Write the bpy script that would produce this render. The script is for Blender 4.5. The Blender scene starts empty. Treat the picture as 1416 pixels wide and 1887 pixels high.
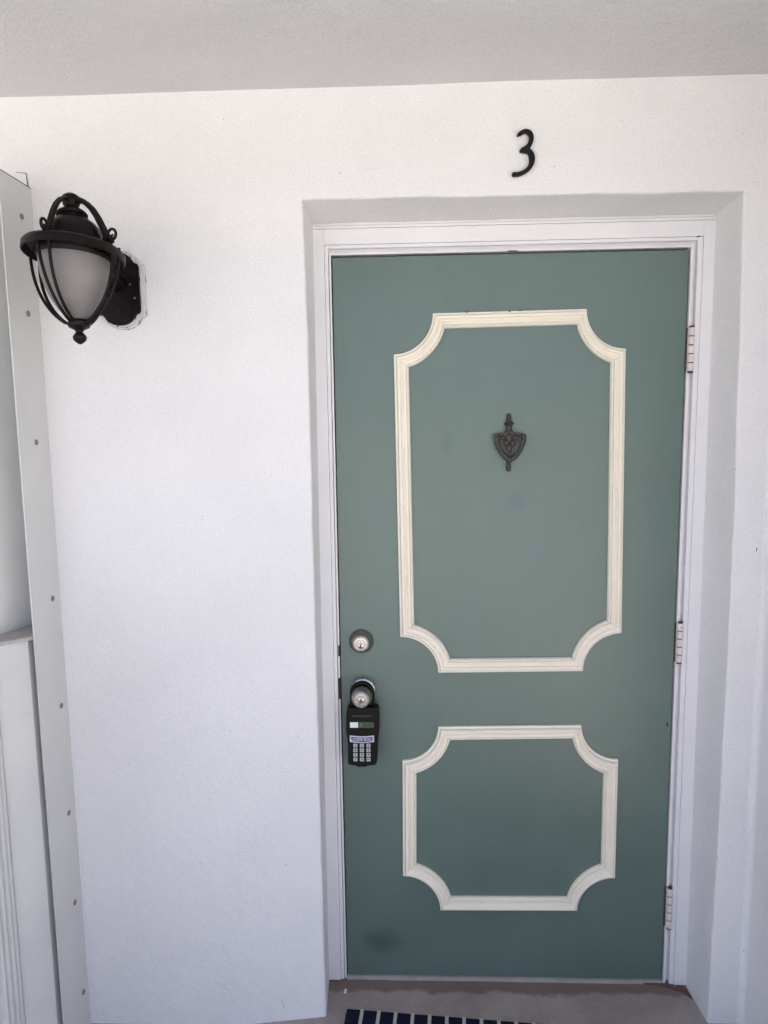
import bpy, bmesh, math, random
from mathutils import Vector, Matrix, noise

random.seed(7)
scene = bpy.context.scene
COL = scene.collection
R = math.radians

# ------------------------------------------------------------------ camera
cam_d = bpy.data.cameras.new('camera')
cam = bpy.data.objects.new('camera', cam_d)
COL.objects.link(cam)
cam.location = (0.1983, -1.8842, 1.6015)
cam.rotation_euler = (R(82.9235), R(0.7814), R(2.0447))
cam_d.sensor_fit = 'VERTICAL'
cam_d.sensor_height = 36.0
cam_d.lens = 1300.0 / 1887.0 * 36.0
cam_d.clip_start = 0.02
cam_d.clip_end = 2000.0
scene.camera = cam

# ------------------------------------------------------------------ sky and sun
SUN_EL, SUN_AZ = R(55), R(25)       # azimuth clockwise from +Y: the sun stands behind the house, the porch lies in shade
world = bpy.data.worlds.new('World')
scene.world = world
world.use_nodes = True
nt = world.node_tree
bg = nt.nodes['Background']
sky = nt.nodes.new('ShaderNodeTexSky')
sky.sky_type = 'NISHITA'
sky.sun_disc = False
sky.sun_elevation = SUN_EL
sky.sun_rotation = SUN_AZ
sky.air_density = 0.42
sky.dust_density = 5.0
sky.ozone_density = 1.0
nt.links.new(sky.outputs['Color'], bg.inputs['Color'])
bg.inputs['Strength'].default_value = 0.15

sun_d = bpy.data.lights.new('sun', 'SUN')
sun_d.energy = 2.0
sun_d.angle = R(0.6)
sun_d.color = (1.0, 0.98, 0.95)
sun = bpy.data.objects.new('sun', sun_d)
COL.objects.link(sun)
to_sun = Vector((math.sin(SUN_AZ) * math.cos(SUN_EL), math.cos(SUN_AZ) * math.cos(SUN_EL), math.sin(SUN_EL)))
sun.rotation_euler = to_sun.to_track_quat('Z', 'Y').to_euler()
sun.location = (0, 8, 12)

vs = scene.view_settings
vs.view_transform = 'Standard'
vs.look = 'None'
vs.exposure = 2.54
vs.gamma = 1.0
vs.use_curve_mapping = False
vs.use_white_balance = True
vs.white_balance_temperature = 7800
vs.white_balance_tint = 10


# ------------------------------------------------------------------ materials
def new_mat(name):
    m = bpy.data.materials.new(name)
    m.use_nodes = True
    n = m.node_tree.nodes
    return m, n, m.node_tree.links, n['Principled BSDF']


def N(n, typ, **kw):
    o = n.new(typ)
    for k, v in kw.items():
        if k.startswith('i_'):
            o.inputs[k[2:].replace('_', ' ')].default_value = v
        else:
            setattr(o, k, v)
    return o


def ramp(n, stops):
    r = n.new('ShaderNodeValToRGB')
    e = r.color_ramp.elements
    while len(e) < len(stops):
        e.new(0.5)
    for i, (p, c) in enumerate(stops):
        e[i].position = p
        e[i].color = (c[0], c[1], c[2], 1) if not isinstance(c, (int, float)) else (c, c, c, 1)
    return r


def mixc(n, l, fac, a, b, blend='MIX'):
    m = n.new('ShaderNodeMix')
    m.data_type = 'RGBA'
    m.blend_type = blend
    for sock, val in ((m.inputs[0], fac), (m.inputs[6], a), (m.inputs[7], b)):
        if hasattr(val, 'links') or hasattr(val, 'is_linked'):
            l.new(val, sock)
        elif isinstance(val, (int, float)):
            sock.default_value = val
        else:
            sock.default_value = (val[0], val[1], val[2], 1)
    return m.outputs[2]


def coords(n, l, scale=(1, 1, 1)):
    tc = n.new('ShaderNodeTexCoord')
    mp = n.new('ShaderNodeMapping')
    mp.inputs['Scale'].default_value = scale
    l.new(tc.outputs['Object'], mp.inputs['Vector'])
    return mp.outputs['Vector']


def stucco(name, col, grain, strength, dist, speck=True, col2=None):
    m, n, l, b = new_mat(name)
    v = coords(n, l)
    n1 = N(n, 'ShaderNodeTexNoise', i_Scale=grain, i_Detail=3.0, i_Roughness=0.55)
    n2 = N(n, 'ShaderNodeTexNoise', i_Scale=grain * 0.12, i_Detail=2.0)
    n3 = N(n, 'ShaderNodeTexNoise', i_Scale=2.3, i_Detail=4.0, i_Roughness=0.6)
    for q in (n1, n2, n3):
        l.new(v, q.inputs['Vector'])
    add = N(n, 'ShaderNodeMath', operation='MULTIPLY_ADD')
    add.inputs[1].default_value = 1.5
    l.new(n2.outputs['Fac'], add.inputs[0])
    l.new(n1.outputs['Fac'], add.inputs[2])
    n5 = N(n, 'ShaderNodeTexNoise', i_Scale=5.5, i_Detail=3.0, i_Roughness=0.5)
    l.new(v, n5.inputs['Vector'])
    add2 = N(n, 'ShaderNodeMath', operation='MULTIPLY_ADD')
    add2.inputs[1].default_value = 4.0
    l.new(n5.outputs['Fac'], add2.inputs[0])
    l.new(add.outputs[0], add2.inputs[2])
    bp = N(n, 'ShaderNodeBump', i_Strength=strength, i_Distance=dist)
    l.new(add2.outputs[0], bp.inputs['Height'])
    l.new(bp.outputs['Normal'], b.inputs['Normal'])
    c2 = col2 or tuple(x * 0.95 for x in col)
    r = ramp(n, [(0.35, c2), (0.65, col)])
    l.new(n3.outputs['Fac'], r.inputs['Fac'])
    g = ramp(n, [(0.3, 0.90), (0.62, 1.0)])
    l.new(n1.outputs['Fac'], g.inputs['Fac'])
    out = mixc(n, l, 1.0, r.outputs['Color'], g.outputs['Color'], 'MULTIPLY')
    if speck:
        vo = N(n, 'ShaderNodeTexVoronoi', i_Scale=22.0)
        vo.feature = 'F1'
        l.new(v, vo.inputs['Vector'])
        d = ramp(n, [(0.035, 1.0), (0.055, 0.0)])
        l.new(vo.outputs['Distance'], d.inputs['Fac'])
        sep = n.new('ShaderNodeSeparateColor')
        l.new(vo.outputs['Color'], sep.inputs['Color'])
        t = N(n, 'ShaderNodeMath', operation='GREATER_THAN')
        t.inputs[1].default_value = 0.8
        l.new(sep.outputs['Red'], t.inputs[0])
        mu = N(n, 'ShaderNodeMath', operation='MULTIPLY')
        l.new(d.outputs['Color'], mu.inputs[0])
        l.new(t.outputs[0], mu.inputs[1])
        mu2 = N(n, 'ShaderNodeMath', operation='MULTIPLY')
        mu2.inputs[1].default_value = 0.55
        l.new(mu.outputs[0], mu2.inputs[0])
        out = mixc(n, l, mu2.outputs[0], out, (0.22, 0.19, 0.19))
    l.new(out, b.inputs['Base Color'])
    b.inputs['Roughness'].default_value = 0.85
    b.inputs['Specular IOR Level'].default_value = 0.25
    return m


M = {}
M['stucco'] = stucco('white_stucco', (0.84, 0.83, 0.835), 240.0, 0.42, 0.004)
M['ceiling'] = stucco('ceiling_texture_paint', (0.69, 0.685, 0.69), 170.0, 0.45, 0.006, speck=False)


def paint(name, col, rough=0.45, var=0.06, scale=(1, 1, 1), nscale=6.0, bump=0.05, chip=None, chip_thr=0.72, chip_scale=45.0):
    m, n, l, b = new_mat(name)
    v = coords(n, l, scale)
    n1 = N(n, 'ShaderNodeTexNoise', i_Scale=nscale, i_Detail=5.0, i_Roughness=0.6)
    l.new(v, n1.inputs['Vector'])
    r = ramp(n, [(0.3, tuple(c * (1 - var) for c in col)), (0.7, tuple(min(1, c * (1 + var)) for c in col))])
    l.new(n1.outputs['Fac'], r.inputs['Fac'])
    out = r.outputs['Color']
    if chip:
        n2 = N(n, 'ShaderNodeTexNoise', i_Scale=chip_scale, i_Detail=4.0, i_Roughness=0.65)
        l.new(v, n2.inputs['Vector'])
        c = ramp(n, [(chip_thr, 0.0), (chip_thr + 0.03, 1.0)])
        l.new(n2.outputs['Fac'], c.inputs['Fac'])
        out = mixc(n, l, c.outputs['Color'], out, chip)
    l.new(out, b.inputs['Base Color'])
    b.inputs['Roughness'].default_value = rough
    n3 = N(n, 'ShaderNodeTexNoise', i_Scale=nscale * 40, i_Detail=3.0)
    l.new(v, n3.inputs['Vector'])
    bp = N(n, 'ShaderNodeBump', i_Strength=bump, i_Distance=0.002)
    l.new(n3.outputs['Fac'], bp.inputs['Height'])
    l.new(bp.outputs['Normal'], b.inputs['Normal'])
    return m


M['frame'] = paint('white_frame_paint', (0.80, 0.785, 0.80), 0.42, 0.03, bump=0.12)
M['cream'] = paint('cream_moulding_paint', (0.90, 0.835, 0.715), 0.45, 0.03, nscale=9.0, bump=0.12, chip=(0.10, 0.08, 0.07), chip_thr=0.79, chip_scale=55.0)
M['grey_metal'] = paint('grey_painted_aluminium', (0.63, 0.635, 0.62), 0.5, 0.05, nscale=4.0, bump=0.05)
M['grey_panel'] = paint('grey_panel_paint', (0.70, 0.705, 0.69), 0.55, 0.06, nscale=4.0, bump=0.05)
M['rib_paint'] = paint('pale_rib_paint', (0.68, 0.69, 0.68), 0.45, 0.04, bump=0.05)
M['ledge'] = paint('dirty_ledge', (0.44, 0.41, 0.40), 0.8, 0.2, nscale=25.0, bump=0.2, chip=(0.15, 0.11, 0.10), chip_thr=0.62, chip_scale=60)
M['rust'] = paint('rust', (0.09, 0.045, 0.035), 0.85, 0.4, nscale=60.0, bump=0.3)
M['screw'] = paint('rusty_screw', (0.26, 0.17, 0.15), 0.6, 0.45, nscale=180.0, bump=0.3)
M['hinge'] = paint('painted_hinge', (0.74, 0.67, 0.65), 0.5, 0.08, nscale=40.0, bump=0.2, chip=(0.22, 0.085, 0.045), chip_thr=0.63, chip_scale=130.0)
M['dark'] = paint('dark_gap', (0.02, 0.017, 0.016), 0.9, 0.2)
M['strike'] = paint('dark_strike_metal', (0.022, 0.015, 0.013), 0.7, 0.5, nscale=80.0)
M['sweep'] = paint('pale_sweep', (0.40, 0.37, 0.35), 0.6, 0.12, nscale=30.0)
M['number'] = paint('black_number', (0.006, 0.0055, 0.006), 0.5, 0.2)
M['number'].node_tree.nodes['Principled BSDF'].inputs['Specular IOR Level'].default_value = 0.25
M['plastic'] = paint('black_plastic', (0.0025, 0.003, 0.003), 0.42, 0.2, nscale=30, bump=0.08)
M['plastic'].node_tree.nodes['Principled BSDF'].inputs['Specular IOR Level'].default_value = 0.22
M['emboss'] = paint('grey_embossing', (0.035, 0.035, 0.035), 0.5, 0.2)
M['key'] = paint('grey_key', (0.45, 0.45, 0.47), 0.5, 0.06)
M['ink'] = paint('dark_ink', (0.03, 0.03, 0.05), 0.6, 0.1)
M['blue_ink'] = paint('blue_ink', (0.05, 0.055, 0.14), 0.5, 0.1)
M['label'] = paint('label_white', (0.62, 0.62, 0.70), 0.45, 0.04)
M['lcd'] = paint('green_lcd', (0.045, 0.095, 0.04), 0.2, 0.1)
M['lcd_grey'] = paint('lcd_grey', (0.10, 0.13, 0.10), 0.2, 0.1)
M['lcd_white'] = paint('lcd_white', (0.78, 0.80, 0.76), 0.4, 0.03)
M['scuff'] = paint('grey_scuff', (0.52, 0.51, 0.52), 0.8, 0.2)
M['chip'] = paint('white_chip', (0.8, 0.8, 0.8), 0.6, 0.02)
M['glass_dark'] = paint('dark_pane', (0.03, 0.026, 0.028), 0.1, 0.1)


def door_mat():
    m, n, l, b = new_mat('green_door_paint')
    tc = n.new('ShaderNodeTexCoord')
    v = tc.outputs['Object']
    mp = N(n, 'ShaderNodeMapping')
    mp.inputs['Scale'].default_value = (1, 1, 0.05)
    l.new(v, mp.inputs['Vector'])
    st = N(n, 'ShaderNodeTexNoise', i_Scale=170.0, i_Detail=3.0)
    l.new(mp.outputs['Vector'], st.inputs['Vector'])
    big = N(n, 'ShaderNodeTexNoise', i_Scale=3.2, i_Detail=4.0, i_Roughness=0.6)
    l.new(v, big.inputs['Vector'])
    c1 = (0.106, 0.164, 0.142)
    r = ramp(n, [(0.3, tuple(x * 0.93 for x in c1)), (0.7, tuple(x * 1.06 for x in c1))])
    l.new(big.outputs['Fac'], r.inputs['Fac'])
    s = ramp(n, [(0.3, 0.97), (0.7, 1.02)])
    l.new(st.outputs['Fac'], s.inputs['Fac'])
    out = mixc(n, l, 1.0, r.outputs['Color'], s.outputs['Color'], 'MULTIPLY')
    wob = N(n, 'ShaderNodeTexNoise', i_Scale=30.0, i_Detail=3.0)
    l.new(v, wob.inputs['Vector'])
    # rubbed smudges, each with its own place on the door
    for (x, z, rx, rz, a, col) in ((0.478, 1.392, 0.040, 0.034, 0.55, (0.075, 0.135, 0.155)),
                                   (0.540, 1.262, 0.042, 0.032, 0.42, (0.105, 0.145, 0.185)),
                                   (0.298, 1.548, 0.016, 0.034, 0.45, (0.075, 0.135, 0.125)),
                                   (0.485, 1.235, 0.030, 0.020, 0.22, (0.090, 0.145, 0.165)),
                                   (0.115, 1.38, 0.050, 0.060, 0.16, (0.10, 0.15, 0.16)),
                                   (0.105, 0.105, 0.075, 0.050, 0.55, (0.06, 0.10, 0.09))):
        mm = N(n, 'ShaderNodeMapping')
        mm.inputs['Location'].default_value = (-x / rx, 0, -z / rz)
        mm.inputs['Scale'].default_value = (1 / rx, 0, 1 / rz)
        l.new(v, mm.inputs['Vector'])
        ln = N(n, 'ShaderNodeVectorMath', operation='LENGTH')
        l.new(mm.outputs['Vector'], ln.inputs[0])
        ad = N(n, 'ShaderNodeMath', operation='MULTIPLY_ADD')
        ad.inputs[1].default_value = 0.9
        ad.inputs[2].default_value = -0.45
        l.new(wob.outputs['Fac'], ad.inputs[0])
        su = N(n, 'ShaderNodeMath', operation='ADD')
        l.new(ad.outputs[0], su.inputs[0])
        l.new(ln.outputs['Value'], su.inputs[1])
        rr = ramp(n, [(0.25, min(0.95, a * 1.5)), (1.0, 0.0)])
        l.new(su.outputs[0], rr.inputs['Fac'])
        out = mixc(n, l, rr.outputs['Color'], out, col)
    vo = N(n, 'ShaderNodeTexVoronoi', i_Scale=9.0)
    wv = N(n, 'ShaderNodeVectorMath', operation='MULTIPLY_ADD')
    wv.inputs[1].default_value = (0.05, 0.05, 0.05)
    nz_ = N(n, 'ShaderNodeTexNoise', i_Scale=120.0, i_Detail=2.0)
    l.new(v, nz_.inputs['Vector'])
    l.new(nz_.outputs['Color'], wv.inputs[0])
    l.new(v, wv.inputs[2])
    l.new(wv.outputs[0], vo.inputs['Vector'])
    dd = ramp(n, [(0.018, 0.8), (0.030, 0.0)])
    l.new(vo.outputs['Distance'], dd.inputs['Fac'])
    out = mixc(n, l, dd.outputs['Color'], out, (0.035, 0.045, 0.042))
    l.new(out, b.inputs['Base Color'])
    rg = ramp(n, [(0.3, 0.29), (0.7, 0.38)])
    l.new(big.outputs['Fac'], rg.inputs['Fac'])
    l.new(rg.outputs['Color'], b.inputs['Roughness'])
    b.inputs['Specular IOR Level'].default_value = 0.7
    fine = N(n, 'ShaderNodeTexNoise', i_Scale=260.0, i_Detail=2.0)
    l.new(v, fine.inputs['Vector'])
    ad = N(n, 'ShaderNodeMath', operation='ADD')
    l.new(fine.outputs['Fac'], ad.inputs[0])
    l.new(st.outputs['Fac'], ad.inputs[1])
    bp = N(n, 'ShaderNodeBump', i_Strength=0.06, i_Distance=0.0012)
    l.new(ad.outputs[0], bp.inputs['Height'])
    l.new(bp.outputs['Normal'], b.inputs['Normal'])
    return m


M['door'] = door_mat()


def metal(name, col, rough, var=0.1):
    m, n, l, b = new_mat(name)
    v = coords(n, l)
    n1 = N(n, 'ShaderNodeTexNoise', i_Scale=90.0, i_Detail=4.0)
    l.new(v, n1.inputs['Vector'])
    r = ramp(n, [(0.3, tuple(c * (1 - var) for c in col)), (0.7, tuple(c * (1 + var) for c in col))])
    l.new(n1.outputs['Fac'], r.inputs['Fac'])
    l.new(r.outputs['Color'], b.inputs['Base Color'])
    rr = ramp(n, [(0.3, rough * 0.8), (0.7, rough * 1.25)])
    l.new(n1.outputs['Fac'], rr.inputs['Fac'])
    l.new(rr.outputs['Color'], b.inputs['Roughness'])
    b.inputs['Metallic'].default_value = 1.0
    return m


M['nickel'] = metal('satin_nickel', (0.52, 0.49, 0.46), 0.25)
M['nickel_dark'] = metal('dull_nickel', (0.36, 0.34, 0.32), 0.30)


def rusty_iron(name, base, rustc, thr, rough=0.55, met=0.35, sc=70.0):
    m, n, l, b = new_mat(name)
    v = coords(n, l)
    n1 = N(n, 'ShaderNodeTexNoise', i_Scale=sc, i_Detail=6.0, i_Roughness=0.65)
    l.new(v, n1.inputs['Vector'])
    r = ramp(n, [(thr - 0.12, base), (thr + 0.1, rustc)])
    l.new(n1.outputs['Fac'], r.inputs['Fac'])
    l.new(r.outputs['Color'], b.inputs['Base Color'])
    b.inputs['Roughness'].default_value = rough
    b.inputs['Metallic'].default_value = met
    bp = N(n, 'ShaderNodeBump', i_Strength=0.35, i_Distance=0.0015)
    l.new(n1.outputs['Fac'], bp.inputs['Height'])
    l.new(bp.outputs['Normal'], b.inputs['Normal'])
    return m


M['iron'] = rusty_iron('dark_lantern_iron', (0.0060, 0.0038, 0.0040), (0.020, 0.0095, 0.008), 0.62, 0.40, 0.0)
M['iron'].node_tree.nodes['Principled BSDF'].inputs['Specular IOR Level'].default_value = 0.17
M['bronze'] = rusty_iron('weathered_bronze', (0.040, 0.040, 0.037), (0.115, 0.070, 0.050), 0.61, 0.5, 0.3, 150.0)


def worn_plate():
    m, n, l, b = new_mat('worn_white_over_black')
    v = coords(n, l, (1, 1, 0.3))
    n1 = N(n, 'ShaderNodeTexNoise', i_Scale=75.0, i_Detail=3.0, i_Roughness=0.6)
    l.new(v, n1.inputs['Vector'])
    r = ramp(n, [(0.40, (0.02, 0.018, 0.02)), (0.43, (0.62, 0.61, 0.63))])
    l.new(n1.outputs['Fac'], r.inputs['Fac'])
    l.new(r.outputs['Color'], b.inputs['Base Color'])
    b.inputs['Roughness'].default_value = 0.6
    return m


M['worn'] = worn_plate()


def frosted():
    m, n, l, b = new_mat('frosted_dirty_glass')
    v = coords(n, l)
    n1 = N(n, 'ShaderNodeTexNoise', i_Scale=14.0, i_Detail=4.0)
    l.new(v, n1.inputs['Vector'])
    r = ramp(n, [(0.3, (0.22, 0.20, 0.20)), (0.7, (0.29, 0.265, 0.262))])
    l.new(n1.outputs['Fac'], r.inputs['Fac'])
    l.new(r.outputs['Color'], b.inputs['Base Color'])
    b.inputs['Roughness'].default_value = 0.45
    b.inputs['Transmission Weight'].default_value = 0.25
    return m


M['frosted'] = frosted()


def concrete(name, col, stain, sc=7.0, dirt=None):
    m, n, l, b = new_mat(name)
    v = coords(n, l)
    n1 = N(n, 'ShaderNodeTexNoise', i_Scale=sc, i_Detail=7.0, i_Roughness=0.65)
    n2 = N(n, 'ShaderNodeTexNoise', i_Scale=140.0, i_Detail=4.0, i_Roughness=0.7)
    n3 = N(n, 'ShaderNodeTexNoise', i_Scale=sc * 0.55, i_Detail=5.0, i_Roughness=0.6)
    for q in (n1, n2, n3):
        l.new(v, q.inputs['Vector'])
    r = ramp(n, [(0.3, tuple(c * 0.82 for c in col)), (0.7, tuple(c * 1.12 for c in col))])
    l.new(n1.outputs['Fac'], r.inputs['Fac'])
    g = ramp(n, [(0.3, 0.86), (0.7, 1.08)])
    l.new(n2.outputs['Fac'], g.inputs['Fac'])
    out = mixc(n, l, 1.0, r.outputs['Color'], g.outputs['Color'], 'MULTIPLY')
    s = ramp(n, [(0.50, 0.0), (0.68, 0.6)])
    l.new(n3.outputs['Fac'], s.inputs['Fac'])
    out = mixc(n, l, s.outputs['Color'], out, stain)
    if dirt:      # red-brown old floor paint left along the sill, ragged
        sx = n.new('ShaderNodeSeparateXYZ')
        l.new(v, sx.inputs[0])
        mr = N(n, 'ShaderNodeMapRange')
        mr.inputs['From Min'].default_value = -0.075
        mr.inputs['From Max'].default_value = 0.0
        l.new(sx.outputs['Y'], mr.inputs['Value'])
        n4 = N(n, 'ShaderNodeTexNoise', i_Scale=11.0, i_Detail=6.0, i_Roughness=0.65)
        l.new(v, n4.inputs['Vector'])
        ad = N(n, 'ShaderNodeMath', operation='ADD')
        l.new(mr.outputs[0], ad.inputs[0])
        l.new(n4.outputs['Fac'], ad.inputs[1])
        rr = ramp(n, [(0.80, 0.0), (1.25, 0.75)])
        rr.color_ramp.elements[1].position = 1.0
        l.new(ad.outputs[0], rr.inputs['Fac'])
        out = mixc(n, l, rr.outputs['Color'], out, dirt)
    l.new(out, b.inputs['Base Color'])
    b.inputs['Roughness'].default_value = 0.85
    bp = N(n, 'ShaderNodeBump', i_Strength=0.3, i_Distance=0.002)
    l.new(n2.outputs['Fac'], bp.inputs['Height'])
    l.new(bp.outputs['Normal'], b.inputs['Normal'])
    return m


M['floor'] = concrete('brown_grey_concrete', (0.37, 0.32, 0.305), (0.28, 0.215, 0.195), 7.0, (0.17, 0.105, 0.09))
M['stain'] = concrete('red_brown_floor_paint', (0.13, 0.075, 0.062), (0.07, 0.045, 0.04), 25.0)
M['ground'] = concrete('pale_paving', (0.305, 0.335, 0.362), (0.25, 0.275, 0.297), 0.8)


def fabric(name, col, sc=420.0):
    m, n, l, b = new_mat(name)
    v = coords(n, l)
    w = N(n, 'ShaderNodeTexNoise', i_Scale=sc, i_Detail=3.0)
    l.new(v, w.inputs['Vector'])
    r = ramp(n, [(0.3, tuple(c * 0.7 for c in col)), (0.7, tuple(c * 1.25 for c in col))])
    l.new(w.outputs['Fac'], r.inputs['Fac'])
    l.new(r.outputs['Color'], b.inputs['Base Color'])
    b.inputs['Roughness'].default_value = 0.95
    b.inputs['Specular IOR Level'].default_value = 0.1
    bp = N(n, 'ShaderNodeBump', i_Strength=0.5, i_Distance=0.002)
    l.new(w.outputs['Fac'], bp.inputs['Height'])
    l.new(bp.outputs['Normal'], b.inputs['Normal'])
    return m


M['navy'] = fabric('navy_mat_fabric', (0.012, 0.014, 0.035))
M['stripe'] = fabric('pale_stripe_fabric', (0.50, 0.49, 0.45))


# ------------------------------------------------------------------ mesh helpers
def wloc(o):
    v = Vector((0, 0, 0))
    while o is not None:
        v = v + o.location
        o = o.parent
    return v


def build(name, bm, mat, parent=None, loc=None, smooth=False, bevel=0.0, seg=2):
    """Link a bmesh given in world metres as one mesh object (child of parent, or top level with origin loc)."""
    if bevel:
        es = [e for e in bm.edges if len(e.link_faces) == 2 and e.calc_face_angle(0) > R(30)]
        bmesh.ops.bevel(bm, geom=es, offset=bevel, segments=seg, profile=0.6, affect='EDGES', clamp_overlap=True)
    bmesh.ops.recalc_face_normals(bm, faces=bm.faces[:])
    me = bpy.data.meshes.new(name)
    org = Vector(loc) if loc is not None else (wloc(parent) if parent else Vector((0, 0, 0)))
    bmesh.ops.translate(bm, vec=-org, verts=bm.verts[:])
    bm.to_mesh(me)
    bm.free()
    if smooth:
        for p in me.polygons:
            p.use_smooth = True
        try:
            me.set_sharp_from_angle(angle=R(38))
        except Exception:
            pass
    me.materials.append(M[mat])
    o = bpy.data.objects.new(name, me)
    COL.objects.link(o)
    if parent is not None:
        o.parent = parent
        o.location = org - wloc(parent)
    else:
        o.location = org
    return o


def thing(name, label, cat, loc, group=None):
    o = bpy.data.objects.new(name, None)
    o.empty_display_size = 0.05
    COL.objects.link(o)
    o.location = loc
    o['label'] = label
    o['category'] = cat
    if group:
        o['group'] = group
    return o


def tag(o, label, cat, group=None):
    o['label'] = label
    o['category'] = cat
    if group:
        o['group'] = group
    return o


def B():
    return bmesh.new()


def box(bm, x0, x1, y0, y1, z0, z1):
    vs = [bm.verts.new((x, y, z)) for x in (x0, x1) for y in (y0, y1) for z in (z0, z1)]
    for f in ((0, 1, 3, 2), (4, 6, 7, 5), (0, 4, 5, 1), (2, 3, 7, 6), (0, 2, 6, 4), (1, 5, 7, 3)):
        bm.faces.new([vs[i] for i in f])
    return bm


def prism(bm, pts, y0, y1):
    """pts (x, z) outline extruded from y0 to y1."""
    a = [bm.verts.new((x, y0, z)) for x, z in pts]
    b = [bm.verts.new((x, y1, z)) for x, z in pts]
    bm.faces.new(a)
    bm.faces.new(b[::-1])
    k = len(pts)
    for i in range(k):
        bm.faces.new((a[i], b[i], b[(i + 1) % k], a[(i + 1) % k]))
    return bm


def plan_prism(bm, pts, z0, z1):
    a = [bm.verts.new((x, y, z0)) for x, y in pts]
    b = [bm.verts.new((x, y, z1)) for x, y in pts]
    bm.faces.new(a)
    bm.faces.new(b[::-1])
    k = len(pts)
    for i in range(k):
        bm.faces.new((a[i], b[i], b[(i + 1) % k], a[(i + 1) % k]))
    return bm


def lathe(bm, prof, mat4, seg=40, cap=True):
    """prof (r, h) turned about local Z then placed by mat4."""
    rings = []
    for r, h in prof:
        if r < 1e-6:
            rings.append([bm.verts.new(mat4 @ Vector((0, 0, h)))])
        else:
            rings.append([bm.verts.new(mat4 @ Vector((r * math.cos(2 * math.pi * i / seg), r * math.sin(2 * math.pi * i / seg), h))) for i in range(seg)])
    for a, b in zip(rings, rings[1:]):
        for i in range(seg):
            j = (i + 1) % seg
            if len(a) == 1 and len(b) == 1:
                continue
            if len(a) == 1:
                bm.faces.new((a[0], b[i], b[j]))
            elif len(b) == 1:
                bm.faces.new((a[i], a[j], b[0]))
            else:
                bm.faces.new((a[i], a[j], b[j], b[i]))
    if cap:
        for rg in (rings[0], rings[-1]):
            if len(rg) > 2:
                bm.faces.new(rg)
    return bm


def sweep(bm, pts, rads, seg=8, flat=1.0, up=Vector((0, 0, 1))):
    """tube through pts with radius list; flat scales the second axis."""
    pts = [Vector(p) for p in pts]
    rings = []
    prev = None
    for i, p in enumerate(pts):
        t = (pts[min(i + 1, len(pts) - 1)] - pts[max(i - 1, 0)]).normalized()
        if prev is None:
            a = t.cross(up)
            if a.length < 1e-4:
                a = t.cross(Vector((1, 0, 0)))
            a.normalize()
        else:
            a = (prev - t * prev.dot(t)).normalized()
        prev = a
        b = t.cross(a).normalized()
        r = rads[i] if isinstance(rads, (list, tuple)) else rads
        rings.append([bm.verts.new(p + a * (r * math.cos(2 * math.pi * k / seg)) + b * (r * flat * math.sin(2 * math.pi * k / seg))) for k in range(seg)])
    for q, w in zip(rings, rings[1:]):
        for k in range(seg):
            bm.faces.new((q[k], q[(k + 1) % seg], w[(k + 1) % seg], w[k]))
    bm.faces.new(rings[0])
    bm.faces.new(rings[-1][::-1])
    return bm


def lerp(a, b, t):
    return a + (b - a) * t


def interp(tab, x):
    if x <= tab[0][0]:
        return tab[0][1]
    for (x0, y0), (x1, y1) in zip(tab, tab[1:]):
        if x <= x1:
            return lerp(y0, y1, (x - x0) / (x1 - x0))
    return tab[-1][1]


def text_obj(name, body, mat, parent, centre, size, depth=0.0003, bold=0.0):
    """flat lettering in the x-z plane facing -y, centred at a world point."""
    cu = bpy.data.curves.new(name, 'FONT')
    cu.body = body
    cu.size = size
    cu.align_x = 'CENTER'
    cu.align_y = 'CENTER'
    cu.extrude = depth
    cu.offset = bold
    tmp = bpy.data.objects.new(name, cu)
    COL.objects.link(tmp)
    dg = bpy.context.evaluated_depsgraph_get()
    dg.update()
    me = bpy.data.meshes.new_from_object(tmp.evaluated_get(dg))
    bpy.data.objects.remove(tmp)
    bpy.data.curves.remove(cu)
    me.transform(Matrix.Rotation(R(90), 4, 'X'))
    me.materials.clear()
    me.materials.append(M[mat])
    o = bpy.data.objects.new(name, me)
    COL.objects.link(o)
    o.parent = parent
    o.location = Vector(centre) - wloc(parent)
    return o


YW = -0.138       # front face of the wall; the door face lies at y = 0
ZF = -0.012       # porch floor
ZC = 2.382        # porch ceiling
XR = 1.077        # side wall on the right
EAVE = -1.80      # front edge of the porch ceiling

# ------------------------------------------------------------------ setting: ground, floor
bm = B()
box(bm, -300, 300, -400, 200, -0.9, -0.16)
g = build('ground', bm, 'ground')
g['kind'] = 'structure'


def floor_z(x, y):
    z = ZF
    if y < YW + 0.03:
        k = min(1.0, max(0.0, (YW + 0.03 - y) / 0.06))
        z -= k * 0.066 * min(1.0, max(0.0, (-0.045 - x) / 0.26))
    z += 0.0012 * noise.noise(Vector((x * 9, y * 9, 0)))
    return z


bm = B()
xs = [-3.0, -1.5, -0.8] + [-0.6 + 0.03 * i for i in range(60)] + [1.4]
ys = [EAVE - 0.25, -1.2, -0.6] + [-0.4 + 0.02 * i for i in range(21)] + [0.12]
gr = [[bm.verts.new((x, y, floor_z(x, y))) for y in ys] for x in xs]
for i in range(len(xs) - 1):
    for j in range(len(ys) - 1):
        bm.faces.new((gr[i][j], gr[i + 1][j], gr[i + 1][j + 1], gr[i][j + 1]))
ed = [e for e in bm.edges if e.is_boundary]
ex = bmesh.ops.extrude_edge_only(bm, edges=ed)
for v in ex['geom']:
    if isinstance(v, bmesh.types.BMVert):
        v.co.z = -0.3
fl = build('floor', bm, 'floor', smooth=True)
fl['kind'] = 'structure'

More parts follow.
